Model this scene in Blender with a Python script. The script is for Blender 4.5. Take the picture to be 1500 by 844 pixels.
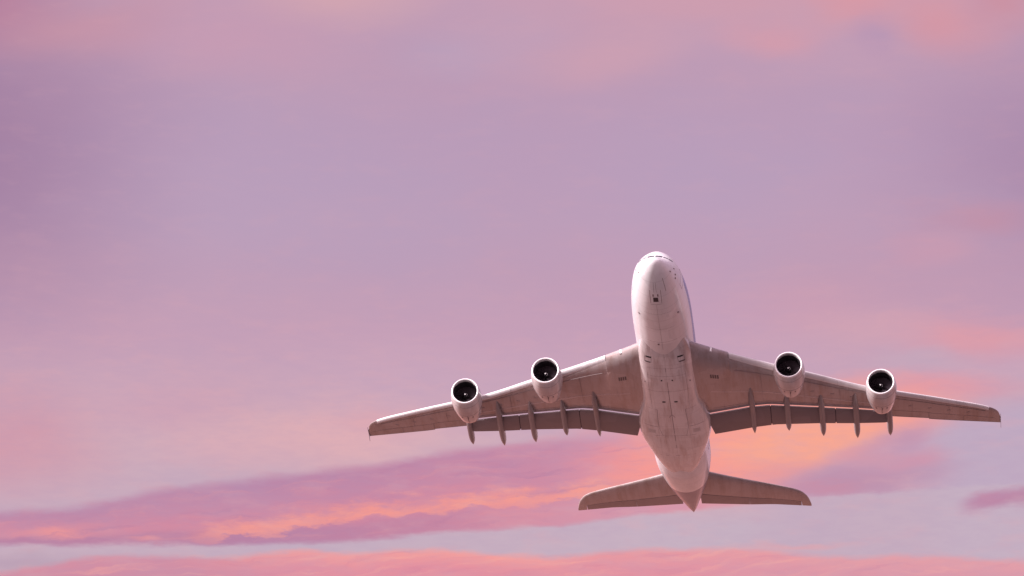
import bpy, math, random
from mathutils import Matrix, Vector

# ------------------------------------------------------------------ camera, sky, sun
scene = bpy.context.scene
for o in list(bpy.data.objects): bpy.data.objects.remove(o)
COL = scene.collection
CAM_PITCH = math.radians(17.5)
FOCAL_PX = 6707.77                      # focal length in pixels of a 1500 px wide picture
cam_d = bpy.data.cameras.new('camera'); cam = bpy.data.objects.new('camera', cam_d); COL.objects.link(cam)
cam.location = (0, 0, 1.7); cam.rotation_euler = (math.pi/2 + CAM_PITCH, 0, 0)
cam_d.sensor_width = 36; cam_d.lens = FOCAL_PX*36/1500; cam_d.clip_start = 0.5; cam_d.clip_end = 60000
scene.camera = cam
scene.view_settings.view_transform = 'Standard'; scene.view_settings.look = 'None'
scene.view_settings.exposure = 0.4; scene.view_settings.gamma = 1
scene.render.engine = 'CYCLES'

SUN_EL = math.radians(29); SUN_AZ = math.radians(-122)      # azimuth from +Y towards +X: behind the viewer, to the left
sdir = Vector((math.sin(SUN_AZ)*math.cos(SUN_EL), math.cos(SUN_AZ)*math.cos(SUN_EL), math.sin(SUN_EL)))
sd = bpy.data.lights.new('sun', 'SUN'); sun = bpy.data.objects.new('sun', sd); COL.objects.link(sun)
sd.energy = 5.0; sd.color = (1.0, .90, .92); sd.angle = math.radians(4)
sun.rotation_euler = (-sdir).to_track_quat('-Z', 'Y').to_euler(); sun.location = (0, 0, 300)

def lin(c):
    def g(v):
        v /= 255.0
        return v/12.92 if v <= .04045 else ((v+.055)/1.055)**2.4
    return (g(c[0]), g(c[1]), g(c[2]), 1)

world = bpy.data.worlds.new('World'); scene.world = world; world.use_nodes = True
nt = world.node_tree; nt.nodes.clear()
def N(kind, **kw):
    n = nt.nodes.new(kind)
    for k, v in kw.items(): setattr(n, k, v)
    return n
def L(a, b): nt.links.new(a, b)
def sock(x, s):
    if hasattr(x, 'is_linked') or hasattr(x, 'links'): L(x, s)
    else: s.default_value = x
def M(op, a, b=0.0, c=0.0):
    n = N('ShaderNodeMath', operation=op); sock(a, n.inputs[0]); sock(b, n.inputs[1])
    if op in ('MULTIPLY_ADD',): sock(c, n.inputs[2])
    return n.outputs[0]
def step(x, a, b, lo=0.0, hi=1.0):      # smooth ramp from a to b
    n = N('ShaderNodeMapRange', interpolation_type='SMOOTHSTEP'); sock(x, n.inputs[0])
    n.inputs[1].default_value = a; n.inputs[2].default_value = b; n.inputs[3].default_value = lo; n.inputs[4].default_value = hi
    return n.outputs[0]
def mix(fac, a, b):
    n = N('ShaderNodeMix', data_type='RGBA'); sock(fac, n.inputs[0]); sock(a, n.inputs[6]); sock(b, n.inputs[7])
    return n.outputs[2]
def noise(vec, scale, detail=3, rough=.5):
    n = N('ShaderNodeTexNoise'); L(vec, n.inputs['Vector']); n.inputs['Scale'].default_value = scale
    n.inputs['Detail'].default_value = detail; n.inputs['Roughness'].default_value = rough
    return n.outputs[0]

# sky coordinates: azimuth and elevation, in units of 1/6708 radian around azimuth 0, elevation 17.5 degrees
tc = N('ShaderNodeTexCoord'); sep = N('ShaderNodeSeparateXYZ'); L(tc.outputs['Generated'], sep.inputs[0])
az = M('ARCTAN2', sep.outputs[0], sep.outputs[1])
el = M('ARCSINE', sep.outputs[2])
U0 = M('MULTIPLY_ADD', az, FOCAL_PX*math.cos(CAM_PITCH), 750)
V0 = M('MULTIPLY_ADD', el, -FOCAL_PX, 422 + FOCAL_PX*CAM_PITCH)
cmb0 = N('ShaderNodeCombineXYZ'); L(U0, cmb0.inputs[0]); L(V0, cmb0.inputs[1])
str1 = N('ShaderNodeVectorMath', operation='MULTIPLY'); L(cmb0.outputs[0], str1.inputs[0]); str1.inputs[1].default_value = (1/260, 1/110, 1)
n1 = noise(str1.outputs[0], 1.0, 4, .55)
off2 = N('ShaderNodeVectorMath', operation='ADD'); L(str1.outputs[0], off2.inputs[0]); off2.inputs[1].default_value = (31.7, 12.3, 5)
n2 = noise(off2.outputs[0], 1.0, 4, .55)
str3 = N('ShaderNodeVectorMath', operation='MULTIPLY'); L(cmb0.outputs[0], str3.inputs[0]); str3.inputs[1].default_value = (1/75, 1/26, 1)
n3 = noise(str3.outputs[0], 1.0, 5, .6)
n1c = M('SUBTRACT', n1, .5); n2c = M('SUBTRACT', n2, .5); n3c = M('SUBTRACT', n3, .5)
str4 = N('ShaderNodeVectorMath', operation='MULTIPLY'); L(cmb0.outputs[0], str4.inputs[0]); str4.inputs[1].default_value = (1/38, 1/11, 1)
n4 = noise(str4.outputs[0], 1.0, 6, .62); n4c = M('SUBTRACT', n4, .5)
U = M('ADD', U0, M('ADD', M('MULTIPLY', n1c, 130), M('MULTIPLY', n3c, 22)))      # drifting, ragged cloud outlines
V = M('ADD', V0, M('ADD', M('MULTIPLY', n2c, 60), M('MULTIPLY_ADD', n3c, 22, M('MULTIPLY', n4c, 10))))
Ub = M('ADD', U0, M('ADD', M('MULTIPLY', n1c, 40), M('MULTIPLY', n3c, 10)))
Vb = M('ADD', V0, M('ADD', M('MULTIPLY', n2c, 12), M('MULTIPLY_ADD', n3c, 13, M('MULTIPLY', n4c, 9))))
cmb = N('ShaderNodeCombineXYZ'); L(U, cmb.inputs[0]); L(V, cmb.inputs[1])
P = cmb.outputs[0]

ramp = N('ShaderNodeValToRGB'); r0, r1 = -8000.0, 2600.0
stops = [(-7500, (168,150,186)), (-3000, (186,158,188)), (-900, (196,162,186)), (-20, (200,158,181)), (110, (192,155,181)), (220, (190,156,184)), (330, (193,158,184)), (420, (197,157,181)),
         (500, (202,160,183)), (570, (208,166,184)), (650, (212,173,186)), (730, (203,172,189)), (800, (202,176,192)), (900, (204,172,186)), (1400, (216,168,176)), (2450, (232,180,168))]
cr = ramp.color_ramp; cr.interpolation = 'LINEAR'
while len(cr.elements) < len(stops): cr.elements.new(.5)
for e, (p, c) in zip(cr.elements, stops): e.position = (p-r0)/(r1-r0); e.color = lin(c)
L(M('DIVIDE', M('SUBTRACT', V, r0), r1-r0), ramp.inputs[0])
col = ramp.outputs[0]

def blob(cx, cy, rx, ry, c, a, rot=0, hard=0.0):
    global col
    m = N('ShaderNodeMapping', vector_type='TEXTURE'); L(P, m.inputs[0])
    m.inputs['Location'].default_value = (cx, cy, 0); m.inputs['Rotation'].default_value = (0, 0, math.radians(rot)); m.inputs['Scale'].default_value = (rx, ry, 1)
    v = N('ShaderNodeVectorMath', operation='LENGTH'); L(m.outputs[0], v.inputs[0])
    col = mix(step(v.outputs['Value'], hard, 1.0, a, 0.0), col, lin(c))
def curve(pts):
    n = N('ShaderNodeFloatCurve'); L(M('DIVIDE', M('ADD', Ub, 500), 2500.0), n.inputs[1])
    c = n.mapping.curves[0]
    xs = [((x+500)/2500, y/1000) for x, y in pts]
    while len(c.points) < len(xs): c.points.new(.5, .5)
    for p, (x, y) in zip(c.points, xs): p.location = (x, y)
    n.mapping.use_clip = False; n.mapping.update()
    return M('MULTIPLY', n.outputs[0], 1000)
# mauve edges and rosy patches of the upper sky
blob(-60, 230, 420, 430, (162,122,156), .85)
blob(1620, 250, 420, 330, (162,124,160), .6)
blob(-40, 20, 180, 110, (190,125,150), .8)
blob(420, 300, 420, 260, (184,162,192), .35)
blob(1000, 250, 300, 160, (186,162,191), .3)
blob(120, 45, 230, 80, (206,148,164), .7, -12)
blob(330, 60, 260, 90, (206,156,178), .6)
blob(500, 5, 190, 60, (218,168,176), .8)
blob(660, 80, 130, 50, (188,164,192), .45)
blob(760, 60, 160, 90, (202,162,184), .5)
blob(900, 85, 190, 60, (214,162,176), .6, -8)
blob(1100, 5, 480, 75, (214,158,172), .75)
blob(1140, 60, 120, 45, (220,156,168), .7)
blob(1265, 15, 110, 50, (224,152,160), .75)
blob(1300, 60, 70, 40, (184,148,180), .7, 20)
blob(1395, 45, 130, 65, (220,150,160), .8, 20)
blob(1490, 20, 90, 70, (208,142,156), .8)
blob(1370, 420, 330, 150, (200,152,174), .5)
blob(1430, 325, 120, 40, (202,142,160), .6)
blob(1355, 370, 90, 40, (212,154,172), .6)
blob(620, 560, 330, 90, (204,166,188), .6)
blob(20, 655, 230, 120, (214,148,164), .75)
blob(270, 600, 180, 60, (212,160,178), .5)
blob(330, 665, 140, 50, (216,170,184), .7)
blob(480, 645, 300, 80, (230,176,180), .95, -4)
blob(560, 615, 120, 30, (226,168,176), .7)
blob(870, 620, 150, 50, (206,166,186), .7)
blob(1430, 505, 230, 46, (228,156,165), .85, 4)
blob(1250, 495, 190, 60, (216,165,178), .7)
blob(1180, 450, 160, 70, (210,158,176), .6)
blob(1340, 535, 140, 28, (202,168,186), .8)
blob(1400, 580, 200, 34, (232,152,162), .95, 6)
blob(1240, 570, 80, 30, (222,160,172), .5)
blob(1480, 660, 240, 130, (192,166,188), .85)
# glowing field behind the tail
blob(905, 680, 210, 75, (236,138,150), .9, -4)
blob(1160, 660, 340, 115, (255,158,142), 1.0, -6, .5)
blob(1190, 650, 210, 60, (255,168,140), .95, -8, .3)
blob(960, 700, 150, 40, (255,152,140), .8, -8)
# mauve cloud shelf under it, to the right
shelf = curve([(-500,900),(900,800),(1080,722),(1130,704),(1190,678),(1245,652),(1300,632),(1350,622),(1450,600),(2000,560)])
dsh = M('SUBTRACT', Vb, shelf)
msh = M('MULTIPLY', step(dsh, -14, 34), step(U, 1050, 1160))
shc = mix(step(V, 640, 740), lin((204,160,182)), lin((200,158,180)))
shc = mix(step(U, 1290, 1420), shc, lin((196,170,192)))
col = mix(msh, col, shc)
blob(1240, 700, 210, 36, (194,142,168), .9, -3)
blob(1120, 690, 90, 24, (240,152,150), .6, -10)
blob(1235, 664, 90, 15, (232,156,158), .6, -16)
blob(1330, 672, 80, 24, (214,146,166), .7, -6)
blob(1262, 668, 80, 24, (214,150,166), .7, -10)
blob(1320, 640, 70, 22, (198,146,172), .7, -12)
blob(1180, 715, 110, 20, (206,138,160), .8, -4)
# long cloud bank from the left
up = curve([(-500,790),(0,757),(120,748),(250,719),(330,707),(450,692),(600,671),(700,654),(800,643),(900,636),(1000,640),(2000,700)])
lo = curve([(-500,815),(0,808),(150,806),(330,800),(450,793),(540,790),(620,780),(750,775),(850,764),(950,756),(1050,746),(1150,736),(1250,728),(1400,722),(2000,700)])
dup_ = M('SUBTRACT', Vb, up); dlo = M('SUBTRACT', lo, Vb)
mA = M('MULTIPLY', step(dup_, -6, 13), step(dlo, -5, 6))
fadeR = step(U, 780, 960, 1, 0)
t_ = M('DIVIDE', dup_, M('ADD', M('SUBTRACT', lo, up), .01))
ca = mix(step(t_, .1, .85), lin((190,132,165)), lin((216,134,156)))
ca = mix(M('MULTIPLY', step(t_, .66, .86), step(U, 300, 900, 1, .55)), ca, lin((188,124,158)))
ca = mix(step(U, 300, 850, 0, .35), ca, lin((222,142,158)))
col = mix(M('MULTIPLY', mA, fadeR), col, ca)
under = M('MULTIPLY', M('MULTIPLY', step(dlo, -5, 6), step(M('SUBTRACT', Vb, curve([(-500,800),(700,742),(850,731),(950,728),(1100,735),(1200,730),(2000,700)])), -4, 12)), M('MULTIPLY', step(U, 640, 800), step(U, 1130, 1260, 1, 0)))
col = mix(M('MULTIPLY', under, .8), col, lin((222,146,162)))
# burning streak in the bank
stc = curve([(-500,800),(0,797),(60,791),(140,790),(210,796),(300,792),(350,782),(400,778),(500,758),(600,750),(700,740),(850,727),(950,716),(2000,650)])
ds = M('ADD', M('SUBTRACT', Vb, stc), M('ADD', M('MULTIPLY', n3c, 26), M('MULTIPLY', n4c, 12)))
above = step(ds, -26, -2); below = step(ds, 1, 7, 1, 0)
amt = M('MULTIPLY', M('MULTIPLY', above, below), M('MULTIPLY', step(U, 270, 370, .12, .95), step(U, 900, 1010, 1, 0)))
col = mix(M('MULTIPLY', amt, step(n3, .28, .62, .5, 1.0)), col, lin((255,156,138)))
blob(98, 788, 60, 13, (240,148,148), .9)
blob(225, 796, 34, 10, (236,146,148), .7)
# thin slanting streaks inside the bank
mr_ = N('ShaderNodeMapping', vector_type='TEXTURE'); L(P, mr_.inputs[0]); mr_.inputs['Rotation'].default_value = (0, 0, math.radians(-7)); mr_.inputs['Scale'].default_value = (150, 11, 1)
n5 = noise(mr_.outputs[0], 1.0, 5, .6)
mAll = M('MULTIPLY', M('MULTIPLY', step(dup_, 2, 22), step(dlo, 0, 10)), step(U, 950, 1150, 1, 0))
col = mix(M('MULTIPLY', mAll, step(n5, .50, .74, 0, .28)), col, lin((240,150,150)))
col = mix(M('MULTIPLY', mAll, step(n5, .28, .48, .4, 0)), col, lin((178,118,156)))
# clear lavender gap
lowgap = M('MULTIPLY', step(dlo, 6, -5), step(V, 760, 775))
col = mix(M('MULTIPLY', M('MULTIPLY', step(dlo, 5, -4), step(U, 700, 1000)), .75), col, lin((203,178,193)))
blob(1460, 742, 80, 22, (192,132,162), .95, -8, .2)
blob(1540, 735, 90, 28, (190,130,160), .9, -8, .2)
blob(60, 832, 160, 20, (186,158,178), .8)
# lowest salmon bank
b1 = curve([(-500,860),(50,842),(150,822),(240,819),(330,817),(400,809),(430,804),(480,806),(520,811),(560,806),(640,804),(700,808),(780,814),(850,811),(900,805),(1000,803),(1100,806),(1180,816),(1240,821),(1300,820),(1400,824),(1500,832),(2000,840)])
db = M('SUBTRACT', Vb, b1)
mb = M('MULTIPLY', step(db, -5, 8), step(U, 900, 1300, 1, .8))
cb = mix(step(db, 0, 32), lin((250,158,152)), lin((232,142,156)))
cb = mix(step(U, 250, 430, .85, 0), cb, lin((208,136,160)))
cb = mix(step(U, 760, 900, 0, .5), cb, lin((230,148,160)))
cb = mix(M('MULTIPLY', step(db, 30, 500), 1.0), cb, lin((214,160,176)))
cb = mix(step(n5, .5, .72, 0, .5), cb, lin((255,172,158)))
cb = mix(step(n5, .28, .47, .45, 0), cb, lin((214,128,152)))
col = mix(mb, col, cb)
blob(1150, 804, 120, 12, (228,166,172), .8, 2)
# wisps all over
wis = N('ShaderNodeVectorMath', operation='MULTIPLY'); L(tc.outputs['Generated'], wis.inputs[0]); wis.inputs[1].default_value = (9, 9, 34)
nw = noise(wis.outputs[0], 1.0, 6, .6)
col = mix(step(nw, .45, .75, 0, .16), col, lin((222,166,178)))
col = mix(step(n1, .30, .55, .10, 0), col, lin((176,158,190)))
# warm horizon glow added below the picture to tint the aircraft's undersides
blob(750, 2200, 4200, 1150, (248,140,112), .9)

col = mix(M('MULTIPLY', step(n3, .48, .72, 0, .22), step(V, 350, 650, .35, 1)), col, lin((226,168,176)))
col = mix(M('MULTIPLY', step(n4, .35, .62, .12, 0), step(V, 350, 650, .25, 1)), col, lin((180,150,182)))
# the sky brightens and pales towards the sun, far outside the picture
dp = N('ShaderNodeVectorMath', operation='DOT_PRODUCT'); L(tc.outputs['Generated'], dp.inputs[0]); dp.inputs[1].default_value = tuple(sdir)
aureole = step(dp.outputs['Value'], .1, 1.0)
col = mix(M('MULTIPLY', aureole, .8), col, lin((255,228,232)))
nis = N('ShaderNodeTexSky', sky_type='NISHITA'); nis.sun_disc = False
nis.sun_elevation = SUN_EL; nis.sun_rotation = SUN_AZ
SKY = 0.1
sc = N('ShaderNodeVectorMath', operation='SCALE'); L(col, sc.inputs[0]); glow = M('MULTIPLY', step(V0, 1150, 2100), step(M('ABSOLUTE', az), .35, .85, 1, 0))
L(M('MULTIPLY', M('ADD', M('MULTIPLY_ADD', glow, 0.5, .93), M('MULTIPLY', aureole, 1.6)), 1/(SKY*2**scene.view_settings.exposure)), sc.inputs['Scale'])
ns = N('ShaderNodeVectorMath', operation='SCALE'); L(nis.outputs[0], ns.inputs[0]); ns.inputs['Scale'].default_value = 0.07
ad = N('ShaderNodeVectorMath', operation='ADD'); L(sc.outputs[0], ad.inputs[0]); L(ns.outputs[0], ad.inputs[1])
bg = N('ShaderNodeBackground'); L(ad.outputs[0], bg.inputs[0]); bg.inputs[1].default_value = SKY
wo = N('ShaderNodeOutputWorld'); L(bg.outputs[0], wo.inputs[0])
world.cycles.sampling_method = 'MANUAL'; world.cycles.sample_map_resolution = 512


# ------------------------------------------------------------------ materials
def new_mat(name):
    m = bpy.data.materials.new(name); m.use_nodes = True
    return m, m.node_tree, m.node_tree.nodes['Principled BSDF']
def paint(name, base, rough=.32, coat=.4, grime=.18, grime_col=(.30,.22,.20), panels=(0,0), stretch=(1,.12,1), metallic=0.0, line=.45, soot=0.0):
    """aircraft paint: streaky grime along the airflow, faint rivet-line panels, slightly uneven gloss"""
    m, t, p = new_mat(name); nd, lk = t.nodes, t.links
    tc = nd.new('ShaderNodeTexCoord'); mp = nd.new('ShaderNodeMapping'); lk.new(tc.outputs['Object'], mp.inputs[0]); mp.inputs['Scale'].default_value = stretch
    n = nd.new('ShaderNodeTexNoise'); n.inputs['Scale'].default_value = 1.1; n.inputs['Detail'].default_value = 7; n.inputs['Roughness'].default_value = .62; lk.new(mp.outputs[0], n.inputs['Vector'])
    mr = nd.new('ShaderNodeMapRange'); lk.new(n.outputs[0], mr.inputs[0]); mr.inputs[1].default_value = .46; mr.inputs[2].default_value = .78; mr.inputs[4].default_value = grime*2.2
    mx = nd.new('ShaderNodeMix'); mx.data_type = 'RGBA'; lk.new(mr.outputs[0], mx.inputs[0]); mx.inputs[6].default_value = (*base, 1); mx.inputs[7].default_value = (*grime_col, 1)
    out = mx.outputs[2]
    # broad blotches where panels were repainted or polished
    br = nd.new('ShaderNodeTexVoronoi'); br.inputs['Scale'].default_value = .33; br.distance = 'CHEBYCHEV'; lk.new(tc.outputs['Object'], br.inputs['Vector'])
    sv = nd.new('ShaderNodeSeparateXYZ'); lk.new(br.outputs['Color'], sv.inputs[0])
    vm = nd.new('ShaderNodeMapRange'); lk.new(sv.outputs[0], vm.inputs[0]); vm.inputs[3].default_value = .90; vm.inputs[4].default_value = 1.04
    vs = nd.new('ShaderNodeVectorMath'); vs.operation = 'SCALE'; lk.new(out, vs.inputs[0]); lk.new(vm.outputs[0], vs.inputs['Scale']); out = vs.outputs[0]
    sx = nd.new('ShaderNodeSeparateXYZ'); lk.new(tc.outputs['Object'], sx.inputs[0])
    for ax, per in zip((0, 1), panels):
        if not per: continue
        a = nd.new('ShaderNodeMath'); a.operation = 'PINGPONG'; lk.new(sx.outputs[ax], a.inputs[0]); a.inputs[1].default_value = per/2
        b = nd.new('ShaderNodeMapRange'); lk.new(a.outputs[0], b.inputs[0]); b.inputs[1].default_value = .015; b.inputs[2].default_value = .05; b.inputs[3].default_value = line; b.inputs[4].default_value = 0
        q = nd.new('ShaderNodeMix'); q.data_type = 'RGBA'; lk.new(b.outputs[0], q.inputs[0]); lk.new(out, q.inputs[6]); q.inputs[7].default_value = (.12,.10,.10,1); out = q.outputs[2]
    lk.new(out, p.inputs['Base Color'])
    rr = nd.new('ShaderNodeMapRange'); lk.new(n.outputs[0], rr.inputs[0]); rr.inputs[3].default_value = rough*.75; rr.inputs[4].default_value = rough*1.5
    lk.new(rr.outputs[0], p.inputs['Roughness']); p.inputs['Coat Weight'].default_value = coat; p.inputs['Coat Roughness'].default_value = .12; p.inputs['Metallic'].default_value = metallic
    # oil-canning of thin skin
    bn = nd.new('ShaderNodeTexNoise'); bn.inputs['Scale'].default_value = .8; bn.inputs['Detail'].default_value = 2; lk.new(tc.outputs['Object'], bn.inputs['Vector'])
    bp = nd.new('ShaderNodeBump'); bp.inputs['Strength'].default_value = .35; bp.inputs['Distance'].default_value = .04; lk.new(bn.outputs[0], bp.inputs['Height']); lk.new(bp.outputs[0], p.inputs['Normal'])
    return m
def flat(name, base, rough=.5, metallic=0.0):
    m, t, p = new_mat(name); nd, lk = t.nodes, t.links
    n = nd.new('ShaderNodeTexNoise'); n.inputs['Scale'].default_value = 6; tc = nd.new('ShaderNodeTexCoord'); lk.new(tc.outputs['Object'], n.inputs['Vector'])
    mr = nd.new('ShaderNodeMapRange'); lk.new(n.outputs[0], mr.inputs[0]); mr.inputs[3].default_value = .8; mr.inputs[4].default_value = 1.2
    vs = nd.new('ShaderNodeVectorMath'); vs.operation = 'SCALE'; vs.inputs[0].default_value = base; lk.new(mr.outputs[0], vs.inputs['Scale']); lk.new(vs.outputs[0], p.inputs['Base Color'])
    p.inputs['Roughness'].default_value = rough; p.inputs['Metallic'].default_value = metallic
    return m
MAT = {
 'white': paint('white fuselage paint', (.80,.79,.80), .30, .5, .10, panels=(0,2.54), line=.22),
 'belly': paint('belly fairing paint', (.72,.68,.68), .2, .8, .36, grime_col=(.30,.18,.15), panels=(1.9,2.9), line=.2),
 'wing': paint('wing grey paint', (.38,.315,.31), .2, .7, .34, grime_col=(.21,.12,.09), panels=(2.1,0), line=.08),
 'flap': paint('flap grey paint', (.27,.195,.19), .38, .2, .22, panels=(0,0)),
 'fairing': paint('flap track fairing paint', (.34,.28,.275), .38, .2, .25),
 'tail_grey': paint('tail cone grey paint', (.25,.22,.28), .35, .3, .2),
 'cowl': paint('engine cowl paint', (.62,.575,.575), .26, .55, .30, grime_col=(.28,.18,.15)),
 'metal': paint('bare leading edge metal', (.86,.84,.84), .28, 0, .08, metallic=.55),
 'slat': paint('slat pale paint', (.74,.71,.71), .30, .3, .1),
 'dark': flat('dark opening', (.012,.010,.012), .7),
 'seam': flat('dark panel seam', (.22,.16,.16), .7),
 'seal': flat('dark rubber seal', (.08,.05,.055), .6),
 'strip': paint('painted wing reflection band', (.52,.44,.43), .25, .6, .15),
 'access': paint('access panel paint', (.31,.25,.25), .3, .3, .2),
 'grille': flat('dark vent grille', (.11,.085,.085), .6),
 'liner': flat('intake acoustic liner', (.018,.014,.018), .55),
 'fan': flat('titanium fan blades', (.09,.07,.085), .4, .5),
 'nozzle': flat('exhaust nozzle metal', (.25,.21,.18), .4, .9),
 'glass': flat('dark cockpit glass', (.015,.015,.02), .08),
 'cabin': flat('cabin window glass', (.10,.10,.13), .1),
 'blue': flat('blue livery paint', (.22,.24,.50), .3),
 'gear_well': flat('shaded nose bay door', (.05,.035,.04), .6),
 'wheel': paint('belly door paint', (.52,.47,.46), .3, .3, .2),
 'tailp': paint('tailplane paint', (.43,.355,.345), .22, .6, .32, grime_col=(.24,.14,.10), panels=(1.7,0), line=.12),
 'elev': paint('elevator paint', (.30,.245,.25), .32, .3, .2),
 'lip': paint('polished intake lip', (.90,.88,.88), .3, 0, .05, metallic=.35),
 'lamp': flat('clear lamp cover', (.9,.9,.9), .15),
}
def spinner_mat():
    m, t, p = new_mat('black spinner with white swirl'); nd, lk = t.nodes, t.links
    tc = nd.new('ShaderNodeTexCoord'); s = nd.new('ShaderNodeSeparateXYZ'); lk.new(tc.outputs['Object'], s.inputs[0])
    def m2(op, a, b=None):
        n = nd.new('ShaderNodeMath'); n.operation = op
        for i, v in enumerate((a, b)):
            if v is None: continue
            if isinstance(v, (int, float)): n.inputs[i].default_value = v
            else: lk.new(v, n.inputs[i])
        return n.outputs[0]
    r = m2('SQRT', m2('ADD', m2('MULTIPLY', s.outputs[0], s.outputs[0]), m2('MULTIPLY', s.outputs[2], s.outputs[2])))
    ph = m2('DIVIDE', m2('ARCTAN2', s.outputs[2], s.outputs[0]), 2*math.pi)
    f = m2('FRACT', m2('ADD', ph, m2('MULTIPLY', r, 6.0)))
    on = m2('MULTIPLY', m2('LESS_THAN', f, .42), m2('MULTIPLY', m2('LESS_THAN', r, .21), m2('GREATER_THAN', r, .035)))
    mx = nd.new('ShaderNodeMix'); mx.data_type = 'RGBA'; lk.new(on, mx.inputs[0]); mx.inputs[6].default_value = (.02,.018,.02,1); mx.inputs[7].default_value = (.85,.83,.83,1)
    lk.new(mx.outputs[2], p.inputs['Base Color']); p.inputs['Roughness'].default_value = .3
    return m
MAT['spinner'] = spinner_mat()

# ------------------------------------------------------------------ ground (out of frame below, lights the belly)
def ground():
    n, R_ = 96, 26000.0
    vs = [(0, 0, 0)]; fs = []
    rings = [60, 200, 600, 1500, 4000, 11000, R_]
    for r in rings:
        for k in range(n):
            a = 2*math.pi*k/n; vs.append((r*math.cos(a), r*math.sin(a), 0))
    for k in range(n): fs.append((0, 1+k, 1+(k+1) % n))
    for i in range(len(rings)-1):
        for k in range(n):
            a, b = 1+i*n+k, 1+i*n+(k+1) % n; fs.append((a, a+n, b+n, b))
    me = bpy.data.meshes.new('ground'); me.from_pydata(vs, [], fs); me.update()
    o = bpy.data.objects.new('ground', me); COL.objects.link(o); o['kind'] = 'structure'
    m, t, p = new_mat('grass, dust and added red sand'); nd, lk = t.nodes, t.links
    tc = nd.new('ShaderNodeTexCoord')
    def no(s, d):
        x = nd.new('ShaderNodeTexNoise'); x.inputs['Scale'].default_value = s; x.inputs['Detail'].default_value = d; lk.new(tc.outputs['Object'], x.inputs['Vector']); return x.outputs[0]
    def two(a, b, fac):
        r = nd.new('ShaderNodeMix'); r.data_type = 'RGBA'; lk.new(fac, r.inputs[0])
        for k, c in ((6, a), (7, b)):
            if isinstance(c, tuple): r.inputs[k].default_value = (*c, 1)
            else: lk.new(c, r.inputs[k])
        return r.outputs[2]
    dusty = two((.07,.052,.057), (.12,.092,.098), no(.006, 8))          # airfield grass and dust
    added_sand = two((.26,.105,.072), (.39,.17,.12), no(.004, 8))            # unseen red sand beyond it, added to bounce warm light up
    sy = nd.new('ShaderNodeSeparateXYZ'); lk.new(tc.outputs['Object'], sy.inputs[0])
    wob = nd.new('ShaderNodeMath'); wob.operation = 'MULTIPLY_ADD'; lk.new(no(.003, 5), wob.inputs[0]); wob.inputs[1].default_value = 300; lk.new(sy.outputs[1], wob.inputs[2])
    edge = nd.new('ShaderNodeMapRange'); edge.interpolation_type = 'SMOOTHSTEP'; lk.new(wob.outputs[0], edge.inputs[0]); edge.inputs[1].default_value = 700; edge.inputs[2].default_value = 850
    v = nd.new('ShaderNodeMix'); v.data_type = 'RGBA'; v.blend_type = 'MULTIPLY'; v.inputs[0].default_value = .4; lk.new(two(dusty, added_sand, edge.outputs[0]), v.inputs[6]); lk.new(no(1.3, 6), v.inputs[7])
    lk.new(v.outputs[2], p.inputs['Base Color']); p.inputs['Roughness'].default_value = .95
    me.materials.append(m)
ground()

# ------------------------------------------------------------------ the airliner, in its own axes: x to its left wing, y aft from the nose, z up
RB = Matrix(((0.99436014, 0.10164972, 0.03025319), (-0.10580668, 0.97035990, 0.21727083), (-0.00727096, -0.21924644, 0.97564242)))
TB = Vector((16.38777, 506.75954, 166.51016))
BASE = Vector((0, 30, -5))              # the empty sits under the belly
root = bpy.data.objects.new('airliner', None); COL.objects.link(root)
root.matrix_world = Matrix.Translation(TB + RB @ BASE) @ RB.to_4x4()
root['label'] = 'white four-engined double-deck airliner climbing with flaps down against the pink sky'
root['category'] = 'airplane'

class Bag:
    def __init__(s): s.v = []; s.f = []
    def grid(s, rows, close_u=False, cap0=False, cap1=False, flip=False):
        b = len(s.v); n = len(rows[0])
        for r in rows: s.v += [tuple(p) for p in r]
        for i in range(len(rows)-1):
            for j in range(n if close_u else n-1):
                k = (j+1) % n; q = (b+i*n+j, b+i*n+k, b+(i+1)*n+k, b+(i+1)*n+j)
                s.f.append(q[::-1] if flip else q)
        if cap0: q = tuple(b+j for j in range(n)); s.f.append(q if flip else q[::-1])
        if cap1: q = tuple(b+(len(rows)-1)*n+j for j in range(n)); s.f.append(q[::-1] if flip else q)
        return s
    def box(s, c, d):
        x, y, z = c; a, b, e = d[0]/2, d[1]/2, d[2]/2; k = len(s.v)
        s.v += [(x+i*a, y+j*b, z+l*e) for i in (-1, 1) for j in (-1, 1) for l in (-1, 1)]
        s.f += [tuple(k+q for q in f) for f in ((0,1,3,2),(4,6,7,5),(0,4,5,1),(2,3,7,6),(0,2,6,4),(1,5,7,3))]
        return s
def mk(name, bag, mat, parent=root, loc=(0,0,0), angle=35, shift=True, merge=True):
    import bmesh
    me = bpy.data.meshes.new(name); bm = bmesh.new()
    vv = [bm.verts.new(p) for p in bag.v]
    for f in bag.f:
        try: bm.faces.new([vv[i] for i in f])
        except ValueError: pass
    if merge: bmesh.ops.remove_doubles(bm, verts=bm.verts, dist=.0005)
    bmesh.ops.recalc_face_normals(bm, faces=bm.faces)
    bm.to_mesh(me); bm.free()
    for p in me.polygons: p.use_smooth = True
    me.set_sharp_from_angle(angle=math.radians(angle))
    me.materials.append(MAT[mat])
    o = bpy.data.objects.new(name, me); COL.objects.link(o); o.parent = parent
    o.location = Vector(loc) - (BASE if parent is root else Vector((0,0,0)))
    return o

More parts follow.
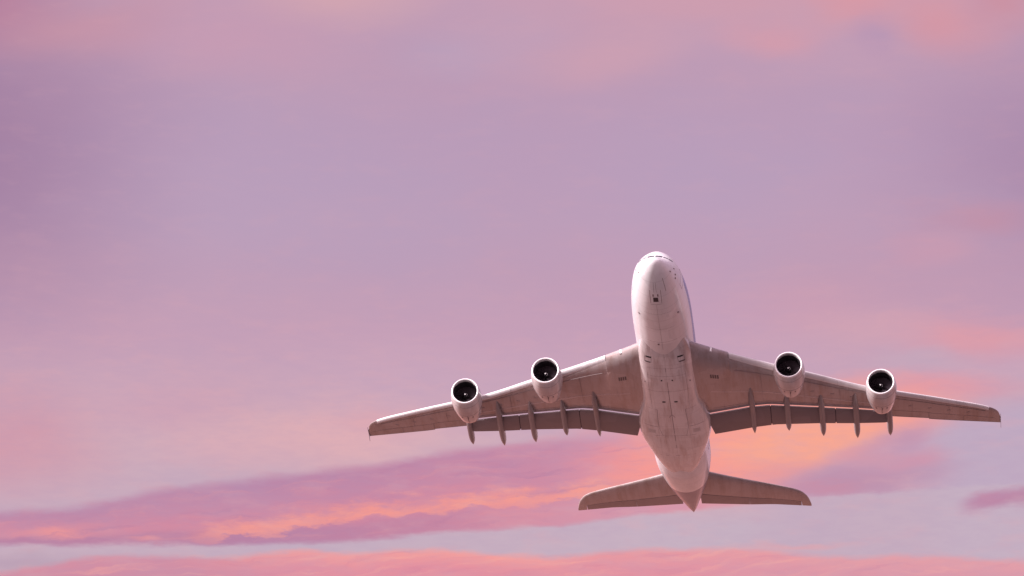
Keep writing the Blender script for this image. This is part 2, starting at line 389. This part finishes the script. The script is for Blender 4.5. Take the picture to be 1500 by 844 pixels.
def pchip(xs, ys):
    n=len(xs); h=[xs[i+1]-xs[i] for i in range(n-1)]; d=[(ys[i+1]-ys[i])/h[i] for i in range(n-1)]
    m=[0.0]*n; m[0]=d[0]; m[-1]=d[-1]
    for i in range(1,n-1):
        if d[i-1]*d[i]<=0: m[i]=0.0
        else:
            w1=2*h[i]+h[i-1]; w2=h[i]+2*h[i-1]; m[i]=(w1+w2)/(w1/d[i-1]+w2/d[i])
    def f(x):
        if x<=xs[0]: return ys[0]
        if x>=xs[-1]: return ys[-1]
        i=0
        while x>xs[i+1]: i+=1
        t=(x-xs[i])/h[i]
        return (ys[i]*(1+2*t)*(1-t)**2+m[i]*h[i]*t*(1-t)**2+ys[i+1]*t*t*(3-2*t)+m[i+1]*h[i]*t*t*(t-1))
    return f
def sp(tab, k):
    return pchip([math.sqrt(r[0]) for r in tab], [r[k] for r in tab])
#      y    top   bottom  half width  height of widest line
FUS=[(0.0,-1.75,-1.75,0.0,-1.75),(0.12,-1.46,-2.08,0.40,-1.74),(0.5,-1.12,-2.42,0.86,-1.68),(1.2,-0.70,-2.82,1.30,-1.58),(2.2,-0.10,-3.2,1.80,-1.45),(2.7,.27,-3.36,2.0,-1.35),
(3.2,0.80,-3.5,2.15,-1.25),(4.2,1.75,-3.72,2.44,-1.05),(5.5,2.6,-3.93,2.72,-.9),(7.5,3.3,-4.1,3.03,-.75),(10,3.85,-4.2,3.3,-.65),(13,4.15,-4.2,3.47,-.6),(16,4.2,-4.2,3.53,-.6),
(46,4.2,-4.2,3.53,-.6),(50,4.2,-3.95,3.5,-.45),(54,4.17,-3.2,3.2,0.0),(58,4.05,-2.2,2.68,.5),(62,3.75,-1.05,1.98,1.0),(66,3.1,.18,1.1,1.35),(68.6,2.5,1.02,.56,1.58),(70.0,2.05,1.5,.2,1.7),(70.6,1.78,1.70,.03,1.74)]
_ft,_fb,_fw,_fz=[sp(FUS,k) for k in (1,2,3,4)]
def fus(y,a):
    s=math.sqrt(max(y,0)); t,b,w,zc=_ft(s),_fb(s),_fw(s),_fz(s)
    sa,ca=math.sin(a),math.cos(a)
    if ca>0: sa=math.copysign(abs(sa)**(1+0.25*max(0,1-y/14)),sa)
    z=zc+(t-zc)*ca if ca>0 else zc+(zc-b)*ca
    return (w*sa,y,z)
# belly fairing: y, half width, bottom
FAIR=[(14.5,2.2,-3.4),(16.5,2.7,-3.9),(18,3.0,-4.18),(19.3,3.16,-4.38),(21,3.27,-4.58),(24,3.3,-4.85),(28,3.36,-4.95),(30.5,3.5,-4.98),(32.5,3.88,-5.0),(34.5,4.24,-5.0),(36.5,4.42,-5.0),(38.5,4.36,-4.97),(40.5,4.05,-4.9),(42.5,3.6,-4.78),(45,3.0,-4.55),(47.5,2.3,-4.2),(50,1.3,-3.8)]
_bw,_bb=[pchip([r[0] for r in FAIR],[r[k] for r in FAIR]) for k in (1,2)]
def fair(y,a):
    w,b=_bw(y),_bb(y); zc=-2.9; sa,ca=math.sin(a),math.cos(a)
    e=1-.28*max(0,min(1,(y-17)/8))
    x=w*math.copysign(abs(sa)**e,sa); zz=math.copysign(abs(ca)**e,ca)
    return (x,y,zc+1.5*zz if ca>0 else zc+(zc-b)*zz)

PI = math.pi
def lerp(a, b, t): return a+(b-a)*t
def table(rows): return pchip([r[0] for r in rows], [r[1] for r in rows])
def lint(rows):
    def f(x):
        if x <= rows[0][0]: return rows[0][1]
        for a, b in zip(rows, rows[1:]):
            if x <= b[0]: return lerp(a[1], b[1], (x-a[0])/(b[0]-a[0]))
        return rows[-1][1]
    return f

# fuselage
NSEG = 96
ys = [70.6*(i/150)**2 for i in range(60)]
y = ys[-1]
while y < 57.2: y = min(y+.55, 57.2); ys.append(y)
fuselage = mk('fuselage', Bag().grid([[fus(y, 2*PI*j/NSEG) for j in range(NSEG)] for y in ys], True, cap1=True), 'white')
ys2 = [57.2+(70.6-57.2)*i/44 for i in range(45)]
mk('tail_cone', Bag().grid([[fus(y, 2*PI*j/NSEG) for j in range(NSEG)] for y in ys2], True, cap0=True, cap1=True), 'tail_grey')
fairing = mk('belly_fairing', Bag().grid([[fair(14.5+35.5*i/100, 2*PI*j/NSEG) for j in range(NSEG)] for i in range(101)], True, cap0=True, cap1=True), 'belly')

def normal(F, y, a):
    e = 1e-3; p = Vector(F(y, a)); u = Vector(F(y+e, a))-p; w = Vector(F(y, a+e))-p
    n = w.cross(u); n.normalize()
    c = Vector((0, y, -.8))
    if n.dot(p-c) < 0: n = -n
    return p, n
def patch_bag(F, y0, y1, a0, a1, off=.012, ny=6, na=6, bag=None, taper=None):
    """thin raised panel that hugs a lofted surface (angles in degrees)"""
    bag = bag or Bag(); top = []; bot = []
    for i in range(ny+1):
        r1 = []; r2 = []
        for j in range(na+1):
            yy = lerp(y0, y1, i/ny)
            aa0, aa1 = (a0, a1) if taper is None else taper(i/ny)
            aa = math.radians(lerp(aa0, aa1, j/na))
            p, n = normal(F, yy, aa); r1.append(p+n*off); r2.append(p-n*.03)
        top.append(r1); bot.append(r2)
    bag.grid(top); bag.grid(bot, flip=True)
    edge = lambda T: [T[0][j] for j in range(na+1)]+[T[i][na] for i in range(1, ny+1)]+[T[ny][j] for j in range(na-1, -1, -1)]+[T[i][0] for i in range(ny-1, 0, -1)]
    bag.grid([edge(top), edge(bot)], True)
    return bag
def seam(bag, F, pts, w=.035, off=.008):
    """narrow dark ribbon along a path of (y, degrees) on the surface"""
    path = []
    for (ya, aa), (yb, ab) in zip(pts, pts[1:]):
        for k in range(8): path.append((lerp(ya, yb, k/8), lerp(aa, ab, k/8)))
    path.append(pts[-1])
    P_ = [normal(F, q[0], math.radians(q[1])) for q in path]
    L1, L2, L3, L4 = [], [], [], []
    for i, (p, n) in enumerate(P_):
        d = (P_[min(i+1, len(P_)-1)][0]-P_[max(i-1, 0)][0]).normalized(); s = n.cross(d)*w/2
        L1.append(p+s+n*off); L2.append(p-s+n*off); L3.append(p-s-n*.02); L4.append(p+s-n*.02)
    bag.grid([[a, b, c, d] for a, b, c, d in zip(L1, L2, L3, L4)], True, True, True)

# cockpit windows: find the skin at a given height and angle
def skin_at(a, z):
    lo_, hi_ = .3, 9.0
    for _ in range(40):
        m = (lo_+hi_)/2
        if fus(m, a)[2] < z: lo_ = m
        else: hi_ = m
    return lo_
def face_window(x0, x1, z0, z1):
    """pane between lateral offsets x0..x1 and heights z0..z1 on the nose skin"""
    rows_t, rows_b = [], []
    for i in range(5):
        rt, rb = [], []
        for j in range(7):
            z = lerp(z0, z1, i/4); x = lerp(x0, x1, j/6)
            lo_, hi_ = 1.0, 9.0
            for _ in range(40):       # aft station where the section at height z is as wide as x
                m = (lo_+hi_)/2; t, b, w, zc = _ft(math.sqrt(m)), _fb(math.sqrt(m)), _fw(math.sqrt(m)), _fz(math.sqrt(m))
                c = (z-zc)/(t-zc)
                inside = c < 1 and w*math.sqrt(max(0, 1-c*c))**(1+0.25*max(0, 1-m/14)) > abs(x)
                if inside: hi_ = m
                else: lo_ = m
            p = Vector((x, hi_, z)); n = Vector((x*.45, -1, .75)).normalized()
            rt.append(p+n*.02); rb.append(p-n*.05)
        rows_t.append(rt); rows_b.append(rb)
    b = Bag(); b.grid(rows_t); b.grid(rows_b, flip=True)
    e = lambda T: T[0]+[T[i][6] for i in range(1, 5)]+T[4][5::-1]+[T[i][0] for i in (3, 2, 1)]
    b.grid([e(rows_t), e(rows_b)], True)
    return b
for s in (-1, 1):
    mk('cockpit_window', face_window(s*.08, s*.86, .22, .54), 'glass', fuselage)
    mk('cockpit_window', face_window(s*.98, s*1.50, .25, .45), 'glass', fuselage)
    mk('cockpit_window', face_window(s*1.60, s*2.02, .2, .40), 'glass', fuselage)
# blue livery sweep along each flank, behind the forward doors
for s in (-1, 1):
    o = mk('livery_stripe', patch_bag(fus, 7.6, 21.5, 0, 0, .006, 30, 8, taper=lambda t, s=s: (s*72, s*((85+19*math.sqrt(t)) if s > 0 else (76+12*math.sqrt(t))))), 'blue', fuselage)
# cabin windows
def win(side, y, z, bag=None):
    best = min(range(20, 140), key=lambda d: abs(fus(y, math.radians(d))[2]-z))
    return patch_bag(fus, y-.13, y+.13, side*(best-2.6), side*(best+2.6), .010, 2, 3, bag)
wy = [8.5+i*.86 for i in range(58)]
wy = [y for y in wy if not 21.5 < y < 22.6 and not 35 < y < 36.2]
for y in wy: mk('cabin_window', win(1, y, -.55), 'cabin', fuselage, merge=False)
rest = Bag()
for y in wy: win(-1, y, -.55, rest)
for s in (-1, 1):
    for y in [7.5+i*.86 for i in range(54)]: win(s, y, 2.15, rest)
o = mk('cabin_window', rest, 'cabin', fuselage, merge=False); o['kind'] = 'stuff'
for s in (-1, 1):
    for y0 in (6.1, 46.5):
        b = Bag(); seam(b, fus, [(y0, s*68), (y0, s*104), (y0+1.1, s*104), (y0+1.1, s*68), (y0, s*68)], .04); mk('cabin_door', b, 'seam', fuselage)
# nose gear bay
mk('gear_door', patch_bag(fus, 5.15, 5.95, 174.2, 186.4, .01), 'gear_well', fuselage)
for s in (-1, 1): mk('nose_vent', patch_bag(fus, 4.55, 4.95, 180+s*6.2-1.6, 180+s*6.2+1.6, .01), 'seam', fuselage)
b = Bag()
for s in (-1, 1):
    seam(b, fus, [(3.9, 180+s*15.5), (6.3, 180+s*13)], .045); seam(b, fus, [(2.6, 180+s*3.4), (4.2, 180+s*3.4)], .03)
seam(b, fus, [(6.5, 166), (6.5, 194)], .03); seam(b, fus, [(2.2, 148), (4.4, 150)], .05)
seam(b, fus, [(6.6, 180), (17, 180)], .02)
for yy in (8.6, 12.1, 15.2): seam(b, fus, [(yy, 150), (yy, 210)], .018)
mk('panel_seam', b, 'seam', fuselage)
for (yy, aa) in ((9.8, 136), (9.8, -135), (15.7, 187), (3.44, 85), (2.5, 106), (3.95, 99), (4.2, 107), (3.4, -86), (2.5, -106)):
    mk('probe', patch_bag(fus, yy-.12, yy+.12, aa-1.6, aa+1.6, .05, 2, 2), 'seam', fuselage)
# air intakes on the front of the belly fairing, vents and door seams below it
for s in (-1, 1):
    t = mk('air_intake', patch_bag(fair, 18.75, 19.0, s*136, s*151, .02), 'dark', fairing)
    mk('air_intake', patch_bag(fair, 19.75, 19.95, s*134, s*150, .02), 'grille', fairing)
    for aa, w_ in ((133, .06), (151.5, .03)): b = Bag(); seam(b, fair, [(18.7, s*aa), (19.9, s*aa)], w_); mk('panel_seam', b, 'seam', fairing)
    mk('drain_vent', patch_bag(fair, 23.35, 23.6, s*173-1.2, s*173+1.2, .02, 2, 2), 'dark', fairing)
    mk('drain_vent', patch_bag(fair, 28.45, 28.72, s*170.5, s*175.5, .02, 2, 3), 'dark', fairing)
    mk('drain_vent', patch_bag(fair, 24.3, 24.55, s*130-1.6, s*130+1.6, .02, 2, 2), 'grille', fairing)
    b = Bag()
    seam(b, fair, [(30.6, s*158), (34.7, s*162.5)], .05); seam(b, fair, [(34.8, s*126), (34.9, s*160)], .04)
    seam(b, fair, [(22, s*140), (30.4, s*146)], .02); seam(b, fair, [(30.6, s*126), (30.6, s*158)], .02); seam(b, fair, [(34.7, s*162), (37.2, s*168)], .03)
    mk('gear_door', b, 'seam', fairing)
    mk('gear_door', patch_bag(fair, 35.7, 36.6, s*140, s*156, .006), 'wheel', fairing)
b = Bag(); seam(b, fair, [(18.6, 180), (40.5, 180)], .06); seam(b, fair, [(42.75, 122), (42.75, 238)], .06); seam(b, fair, [(37.2, 150), (37.2, 210)], .04)
for yy in (21, 22.6, 26): seam(b, fair, [(yy, 140), (yy, 220)], .025)
for (yy, aa, w) in ((31.8, 180, .14),): seam(b, fair, [(yy, aa), (yy+.7, aa-2)], .06); seam(b, fair, [(yy, aa), (yy+.7, aa+2)], .06)
mk('panel_seam', b, 'seam', fairing)

# ---- wings
LEy = table([(0,15.3),(3.3,18.72),(7.35,22.4),(12.9,27.1),(16.4,29.9),(24,36.1),(27.7,38.45),(34,42.55),(38.4,45.7),(39.15,46.5),(39.6,47.4),(39.82,48.6)])
GAP = lint([(0,36.3),(4.5,35.95),(9.3,35.7),(11.65,35.97),(17.6,38.4),(21.9,40.2),(25,41.6),(26.1,42.1)])
TEo = lint([(26.0,43.95),(30.95,46.05),(31.0,46.3),(34.3,47.7),(39.9,50.0)])
FTE = lint([(4.5,40.15),(9.4,40.08),(12.3,40.28),(17.7,41.68),(21.9,43.03),(25.5,44.0)])
zl = lambda x: -2.4+(x-3.5)*.147
def tr(x): return lerp(.135, .095, min(1, x/26.0)) if x < 26 else lerp(.095, .082, (x-26)/14)
def yt(u): return 5*(.2969*math.sqrt(u)-.126*u-.3516*u*u+.2843*u**3-.1036*u**4)
def lowf(u, x, c):                       # lower surface: thick root fillet in front, rear-loading cusp behind
    q = max(0, min(1, (u-.48)/.40)); cusp = .014*c*q*q*(3-2*q) if x < 26.1 else .006*c*q*q*(3-2*q)
    fil = .15*c*math.sqrt(u)*(1-u)**4*max(0, 1-x/10.5)**1.2*max(0, min(1, (x-3.3)/2.6))
    return .012*math.sin(PI*u)*c - yt(u)*tr(x)*c + cusp - fil
def in_slat(x): return 7.38 < x < 13.35 or 16.05 < x < 24.35 or 26.75 < x < 38.45
NU = 34
def wing_sec(s, x, outboard, setback):
    le = LEy(x)+setback; te = TEo(x) if outboard else GAP(x)+2.6; c = te-le
    um = 1.0 if outboard else (GAP(x)-le)/c
    t = tr(x); low = lambda u: lowf(u, x, c)
    k = (-.14 if outboard else -.3 - low(um))/um
    pts = []
    for i in range(NU+1):            # lower, nose to tail
        u = um*(1-math.cos(PI*i/NU))/2; pts.append((s*x, le+u*c, zl(x)+low(u)+k*u))
    for i in range(NU, 0, -1):
        u = um*(1-math.cos(PI*i/NU))/2; pts.append((s*x, le+u*c, zl(x)+.012*math.sin(PI*u)*c+yt(u)*t*c*.95+k*u+(.01 if i == NU else 0)))
    return pts
def wing_low(x, y):
    out = x > 26.1; le = LEy(x); te = TEo(x) if out else GAP(x)+2.6; c = te-le; um = 1.0 if out else (GAP(x)-le)/c
    t = tr(x); low = lambda u: lowf(u, x, c)
    k = (-.14 if out else -.3 - low(um))/um; u = max(0, min(um, (y-le)/c))
    return zl(x)+low(u)+k*u
SL = [((0,0),(.05,.13),(.2,.27),(.5,.42),(.95,.55),(1.3,.60),(1.28,.55),(.95,.36),(.72,.12),(.66,-.12),(.80,-.30),(1.05,-.43),(1.0,-.46),(.72,-.42),(.42,-.34),(.2,-.24),(.06,-.12))][0]
for s in (-1, 1):
    xs = [2.6,3.0,3.4,3.8,4.2,5,5.8,6.6,7.36,7.40]+[7.9+.7*i for i in range(8)]+[13.33,13.37,14.2,15.1,16.03,16.07]+[16.8+.75*i for i in range(10)]+[24.33,24.37,25.2,26.08]
    xo = [26.12,26.73,26.77]+[27.6+.9*i for i in range(4)]+[30.93,30.99]+[31.8+.9*i for i in range(8)]+[38.43,38.47,38.8,39.15,39.4,39.6,39.74,39.82]
    rows = [wing_sec(s, x, False, .42 if in_slat(x) else 0) for x in xs]+[wing_sec(s, x, True, .34 if in_slat(x) else 0) for x in xo]
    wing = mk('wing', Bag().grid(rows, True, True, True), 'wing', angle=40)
    for a, b_ in ((7.44, 13.3), (16.1, 20.1), (20.12, 24.3), (26.8, 30.6), (30.62, 34.5), (34.52, 38.4)):
        n = 8; rows = []
        for i in range(n+1):
            x = lerp(a, b_, i/n); c = (TEo(x) if x > 26.1 else GAP(x)+2.6)-LEy(x); k = .42+.05*c
            rows.append([(s*x, LEy(x)+p[0]*k*.9, zl(x)+p[1]*k*(.9 if p[1] > 0 else .72)-.02) for p in SL])
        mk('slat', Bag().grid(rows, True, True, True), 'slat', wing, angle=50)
    for a, b_ in ((3.95, 11.73), (11.83, 19.55), (19.65, 25.98)):
        n = 14; rows = []
        for i in range(n+1):
            x = lerp(a, b_, i/n); g = GAP(x); zc = zl(x)-.3; te = FTE(x)-.5; tz = zl(x)-1.2
            dx = .85*(1-i/n) if a < 5 else 0
            y0, z0 = g-.10, zc-.185; c = te-y0; sl = (tz-z0)
            sec = []
            for j in range(13):
                u = (1-math.cos(PI*j/12))/2; sec.append((s*(x+dx*u), y0+u*c, z0+sl*u-yt(u)*.10*c-.10*math.sin(PI*u)*.3))
            for j in range(11, 0, -1):
                u = (1-math.cos(PI*j/12))/2; sec.append((s*(x+dx*u), y0+u*c, z0+sl*u+yt(u)*.085*c))
            rows.append(sec)
        fl = mk('flap', Bag().grid(rows, True, True, True), 'flap', wing, angle=40)
        fl.data.materials.append(MAT['slat'])           # flap nose painted pale: sunlit gap highlight put into the colour
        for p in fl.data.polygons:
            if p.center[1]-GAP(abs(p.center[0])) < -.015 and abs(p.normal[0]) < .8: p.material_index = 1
    for a in (11.78, 19.6):                             # dark seal between neighbouring flaps
        rows = []
        for x in (a-.05, a+.05):
            g = GAP(x); y0, z0 = g+.15, zl(x)-.3-.185; te = FTE(x)-.85; tz = zl(x)-1.2; c = te-y0
            rows.append([(s*x, y0+u*c, z0+(tz-z0)*u-.015-yt(min(1, u))*.10*c*1.05) for u in [k/8 for k in range(9)]]+[(s*x, y0+u*c, z0+(tz-z0)*u+.05) for u in (.95,.5,.05)])
        mk('flap_seal', Bag().grid(rows, True, True, True), 'seal', wing)
    prof = pchip([0,.04,.12,.28,.5,.7,.82,.90,.96,1], [.02,.27,.58,.92,1,1,.92,.66,.30,.015])
    for fx, y0, y1, ht, wd in ((9.6,30.0,41.3,.55,.36), (13.8,33.6,41.95,.55,.38), (17.95,35.0,44.65,.6,.40), (22.1,36.1,46.5,.6,.40), (26.15,38.8,47.1,.55,.38)):
        rows = []
        g = GAP(min(fx, 26))
        zp = pchip([y0, (y0+g)/2, g, y1], [wing_low(fx, y0)+.15, wing_low(fx, (y0+g)/2)-.22, zl(fx)-.78, zl(fx)-1.18])
        for i in range(41):
            q = i/40; q = q*q*(3-2*q)*.5+q*.5; y = lerp(y0, y1, q); r = prof(q); zc = zp(y)
            rows.append([(s*fx+wd*r*math.sin(2*PI*j/20), y, zc+ht*r*math.cos(2*PI*j/20)*(1.0 if math.cos(2*PI*j/20) > 0 else .85)) for j in range(20)])
        mk('flap_track_fairing', Bag().grid(rows, True, True, True), 'fairing', wing)
    # wing tip fence: thin swept plate above and below the tip
    zt = zl(39.8); fe = [(47.8,0),(49.0,.12),(50.3,.32),(50.5,.28),(50.1,0),(50.55,-.50),(50.42,-.53),(49.3,-.15)]
    b = Bag(); b.grid([[(s*39.83, y, zt+z-.05) for y, z in fe], [(s*39.87, y, zt+z-.05) for y, z in fe]], True, True, True); mk('wing_fence', b, 'wing', wing, angle=20)
    # aileron and spar seams, access grilles, landing light
    def on_wing(bag, pts, w=.05, d=.012):
        rows = []
        for i, (x, y) in enumerate(pts):
            xa, ya = pts[max(i-1, 0)]; xb, yb = pts[min(i+1, len(pts)-1)]; L_ = math.hypot(xb-xa, yb-ya); nx, ny = -(yb-ya)/L_*w/2, (xb-xa)/L_*w/2
            rows.append([(s*(x+nx), y+ny, wing_low(x+nx, y+ny)-d), (s*(x-nx), y-ny, wing_low(x-nx, y-ny)-d), (s*(x-nx), y-ny, wing_low(x-nx, y-ny)+.03), (s*(x+nx), y+ny, wing_low(x+nx, y+ny)+.03)])
        bag.grid(rows, True, True, True)
    def along(x0, f0, x1, f1, n=24):
        out = []
        for i in range(n+1):
            x = lerp(x0, x1, i/n); f = lerp(f0, f1, i/n); te = TEo(x) if x > 26.1 else GAP(x); out.append((x, lerp(LEy(x), te, f)))
        return out
    b = Bag()
    on_wing(b, along(26.6, .74, 39.2, .66), .045)
    for x in (30.98, 35.2): on_wing(b, [(x, lerp(LEy(x), TEo(x), f)) for f in (.72, .82, .92, .99)], .05)
    mk('aileron', b, 'seam', wing)
    b = Bag()
    on_wing(b, along(5.0, .92, 25.0, .86), .035); on_wing(b, along(8.0, .18, 38.0, .26), .03)
    for x, f0, f1 in ((6.5,.5,.66), (11.0,.2,.9), (16.0,.25,.9), (20.3,.25,.9), (24.2,.3,.9), (29.0,.3,.7), (33.5,.3,.7), (6.2, .86, .98), (8.0,.86,.98), (12.2,.86,.98)):
        on_wing(b, [(x, lerp(LEy(x), TEo(x) if x > 26 else GAP(x), lerp(f0, f1, k/8))) for k in range(9)], .025)
    mk('panel_seam', b, 'seam', wing)
    b = Bag()
    for k in range(4):
        x = 5.15+.27*k; on_wing(b, [(x, 24.9+.16*k), (x+.02, 25.75+.16*k)], .17, .02)
    mk('vent_grille', b, 'grille', wing)
    b = Bag(); on_wing(b, along(4.9, .585, 12, .64)[:-1]+along(12, .64, 25.3, .70), .24, .006); mk('reflection_strip', b, 'strip', wing)  # reflection band along mid-chord, put into the colour as a pale strip
    for k in range(9):
        b = Bag(); x = 17.0+2.35*k; le = LEy(x); te = TEo(x) if x > 26 else GAP(x); yc = lerp(le, te, .45); on_wing(b, [(x, yc), (x+.01, yc+.28)], .42, .01)
        mk('access_panel', b, 'access', wing)
    lb = Bag().box((s*5.42, LEy(5.42)+.12, zl(5.42)-.12), (.22, .35, .5)); mk('landing_light', lb, 'lamp', wing)

# ---- tailplanes
TLE = table([(0,57.6),(3.0,60.1),(6.8,62.7),(11.9,66.0),(13.5,67.2),(14.4,68.4),(14.95,70.0),(15.2,71.6)])
TTE = lint([(0,67.9),(7.4,69.98),(10.4,70.6),(15.25,72.25)])
zt = lambda x: 1.6+.1*x
def tail_sec(s, x, f0=0.0, f1=1.0):
    le, te = TLE(x), TTE(x); c = te-le; t = .10; pts = []
    for i in range(25):
        u = f0+(f1-f0)*(1-math.cos(PI*i/24))/2; pts.append((s*x, le+u*c, zt(x)-yt(u)*t*c))
    for i in range(24, 0 if f0 == 0 else -1, -1):
        u = f0+(f1-f0)*(1-math.cos(PI*i/24))/2; pts.append((s*x, le+u*c, zt(x)+yt(u)*t*c+(.004 if i == 24 else 0)))
    return pts
for s in (-1, 1):
    txs = [.6,1.5,2.5,3.5]+[4.5+.9*i for i in range(10)]+[13.2,13.8,14.3,14.7,14.95,15.1,15.2]
    tp = mk('tailplane', Bag().grid([tail_sec(s, x, 0, .655 if x < 14.0 else 1.0) for x in [x for x in txs if x < 13.9]+[13.96,14.02]+[x for x in txs if x > 14.1]], True, True, True), 'tailp', angle=40)
    for a, b_ in ((1.2, 7.32), (7.345, 13.94)):
        rows = []
        for i in range(9):
            x = lerp(a, b_, i/8); q = tail_sec(s, x, .67, 1.0); rows.append([(p[0], p[1], p[2]-.0) for p in q])
        mk('elevator', Bag().grid(rows, True, True, True), 'elev', tp, angle=40)
    le_rows = []

# ---- fin and rudder (mostly hidden behind the body)
def fin_sec(z, f0, f1):
    k = (z-3.0)/12.4; le = lerp(51.5, 64.5, k)-(2.6*(1-k*4)**2 if k < .25 else 0); te = lerp(66.0, 70.6, k); c = te-le; pts = []
    for i in range(17):
        u = f0+(f1-f0)*(1-math.cos(PI*i/16))/2; pts.append((yt(u)*.1*c, le+u*c, z))
    for i in range(16, 0 if f0 == 0 else -1, -1):
        u = f0+(f1-f0)*(1-math.cos(PI*i/16))/2; pts.append((-yt(u)*.1*c-(.004 if i == 16 else 0), le+u*c, z))
    return pts
fin = mk('fin', Bag().grid([fin_sec(3.0+12.4*i/14, 0, .69) for i in range(15)], True, True, True), 'white')
mk('rudder', Bag().grid([fin_sec(3.9+11.3*i/10, .70, 1.0) for i in range(11)], True, True, True), 'white', fin)

# ---- engines: built once at the intake centre, then copied
def rev(profile, n=56, squash=1.0, droop=0.0):
    rows = []
    for y, r in profile:
        rows.append([(r*math.sin(2*PI*j/n), y-droop*r*math.cos(2*PI*j/n), r*math.cos(2*PI*j/n)*squash) for j in range(n)])
    return rows
DR = .085
def make_engine(loc):
    cowl = mk('engine', Bag().grid(rev([(.30,1.70),(.55,1.765),(.9,1.82),(1.4,1.87),(2.0,1.885),(2.7,1.86),(3.4,1.78),(4.2,1.66),(5.0,1.49),(5.6,1.36),(6.0,1.26),(6.05,1.22),(5.9,1.20),(4.8,1.28),(3.6,1.4),(1.8,1.45),(1.3,1.46),(.5,1.44),(.30,1.452)], 64, droop=DR), True), 'cowl', root, loc)
    lip = []
    for k in range(13):
        a = PI*k/12; lip.append((.30-.24*math.sin(a)**.8, 1.580+.121*math.cos(a)))
    mk('intake_lip', Bag().grid(rev(lip, 64, droop=DR), True), 'lip', cowl)
    mk('intake_liner', Bag().grid(rev([(.28,1.449),(.5,1.435),(.9,1.43),(1.5,1.44),(1.9,1.44)], 64), True), 'liner', cowl)
    b = Bag()
    for k in range(24):
        rows = []
        for i in range(8):
            r = lerp(.34, 1.42, i/7); tw = math.radians(lerp(25, 62, i/7)); a0 = 2*PI*k/24+.10*math.sin(i/7*3)
            ch = lerp(.26, .44, i/7); row = []
            for sgn in (-1, 1):
                da = sgn*ch/2*math.sin(tw)/r; row.append((r*math.sin(a0+da), 1.62+sgn*ch/2*math.cos(tw), r*math.cos(a0+da)))
            rows.append(row)
        b.grid(rows)
    b.grid([[(0.0, 2.0, 0.0)]*40, [(1.44*math.sin(2*PI*j/40), 2.0, 1.44*math.cos(2*PI*j/40)) for j in range(40)]], True)
    mk('fan', b, 'fan', cowl)
    sp_ = [(0.0,.004),(.03,.05),(.1,.10),(.25,.17),(.45,.23),(.65,.28),(.8,.30),(1.1,.31)]
    mk('spinner', Bag().grid(rev(sp_, 32), True, cap0=True, cap1=True), 'spinner', cowl, (0, .75, 0))
    mk('exhaust_nozzle', Bag().grid(rev([(5.0,1.14),(5.8,1.0),(6.5,.82),(6.95,.70),(6.92,.66),(6.5,.66)], 40), True), 'nozzle', cowl)
    mk('exhaust_plug', Bag().grid(rev([(6.3,.5),(6.9,.42),(7.5,.22),(7.85,.03)], 24), True, cap0=True, cap1=True), 'nozzle', cowl)
    # pylon
    rows = []
    for y, z0, z1, w in ((1.3,1.75,1.95,.05),(1.8,1.6,2.35,.24),(2.8,1.4,2.9,.34),(4.2,1.1,3.0,.36),(5.6,.75,2.7,.34),(7.2,.75,2.4,.24),(8.6,1.3,2.3,.06)):
        rows.append([(-w,y,z0),(-w*.9,y,(z0+z1)/2),(-w*.7,y,z1-.08),(0,y,z1),(w*.7,y,z1-.08),(w*.9,y,(z0+z1)/2),(w,y,z0)])
    mk('pylon', Bag().grid(rows, True, True, True), 'cowl', cowl)
    # cowl latch line, drains and service door under the nacelle
    def cowl_r(y): return pr(y)
    pr = pchip([.3,.55,.9,1.4,2,2.7,3.4,4.2,5.0,5.6,6.0],[1.70,1.765,1.82,1.87,1.885,1.86,1.78,1.66,1.49,1.36,1.26])
    def cf(y, a): return (pr(y)*math.sin(a), y-DR*pr(y)*math.cos(a), pr(y)*math.cos(a))
    b = Bag()
    def sm(pts, w):
        rows = []
        for i, (y, d) in enumerate(pts):
            a = math.radians(d); y2, d2 = pts[min(i+1, len(pts)-1)]; y1_, d1 = pts[max(i-1, 0)]
            p = Vector(cf(y, a)); t = (Vector(cf(y2, math.radians(d2)))-Vector(cf(y1_, math.radians(d1)))).normalized(); n = Vector((math.sin(a), 0, math.cos(a))); q = n.cross(t)*w/2
            rows.append([p+q+n*.01, p-q+n*.01, p-q-n*.02, p+q-n*.02])
        b.grid(rows, True, True, True)
    sm([(3.2+i*.35, 180) for i in range(8)], .05)
    sm([(1.05, d) for d in range(90, 271, 6)], .03); sm([(3.15, d) for d in range(100, 261, 6)], .035)
    sm([(3.6+.2*i, 158) for i in range(3)], .16); sm([(3.6+.2*i, 203) for i in range(3)], .16); sm([(3.5+.25*i, 176+i) for i in range(5)], .10)
    mk('panel_seam', b, 'seam', cowl)
    return cowl
spots = [(-14.65,22.5,-3.48), (14.65,22.5,-3.48), (-25.43,31.0,-1.38), (25.43,31.0,-1.38)]
proto = make_engine(spots[0])
for p in spots[1:]:
    c = proto.copy(); COL.objects.link(c); c.parent = root; c.location = Vector(p)-BASE
    for ch in list(proto.children):
        d = ch.copy(); COL.objects.link(d); d.parent = c
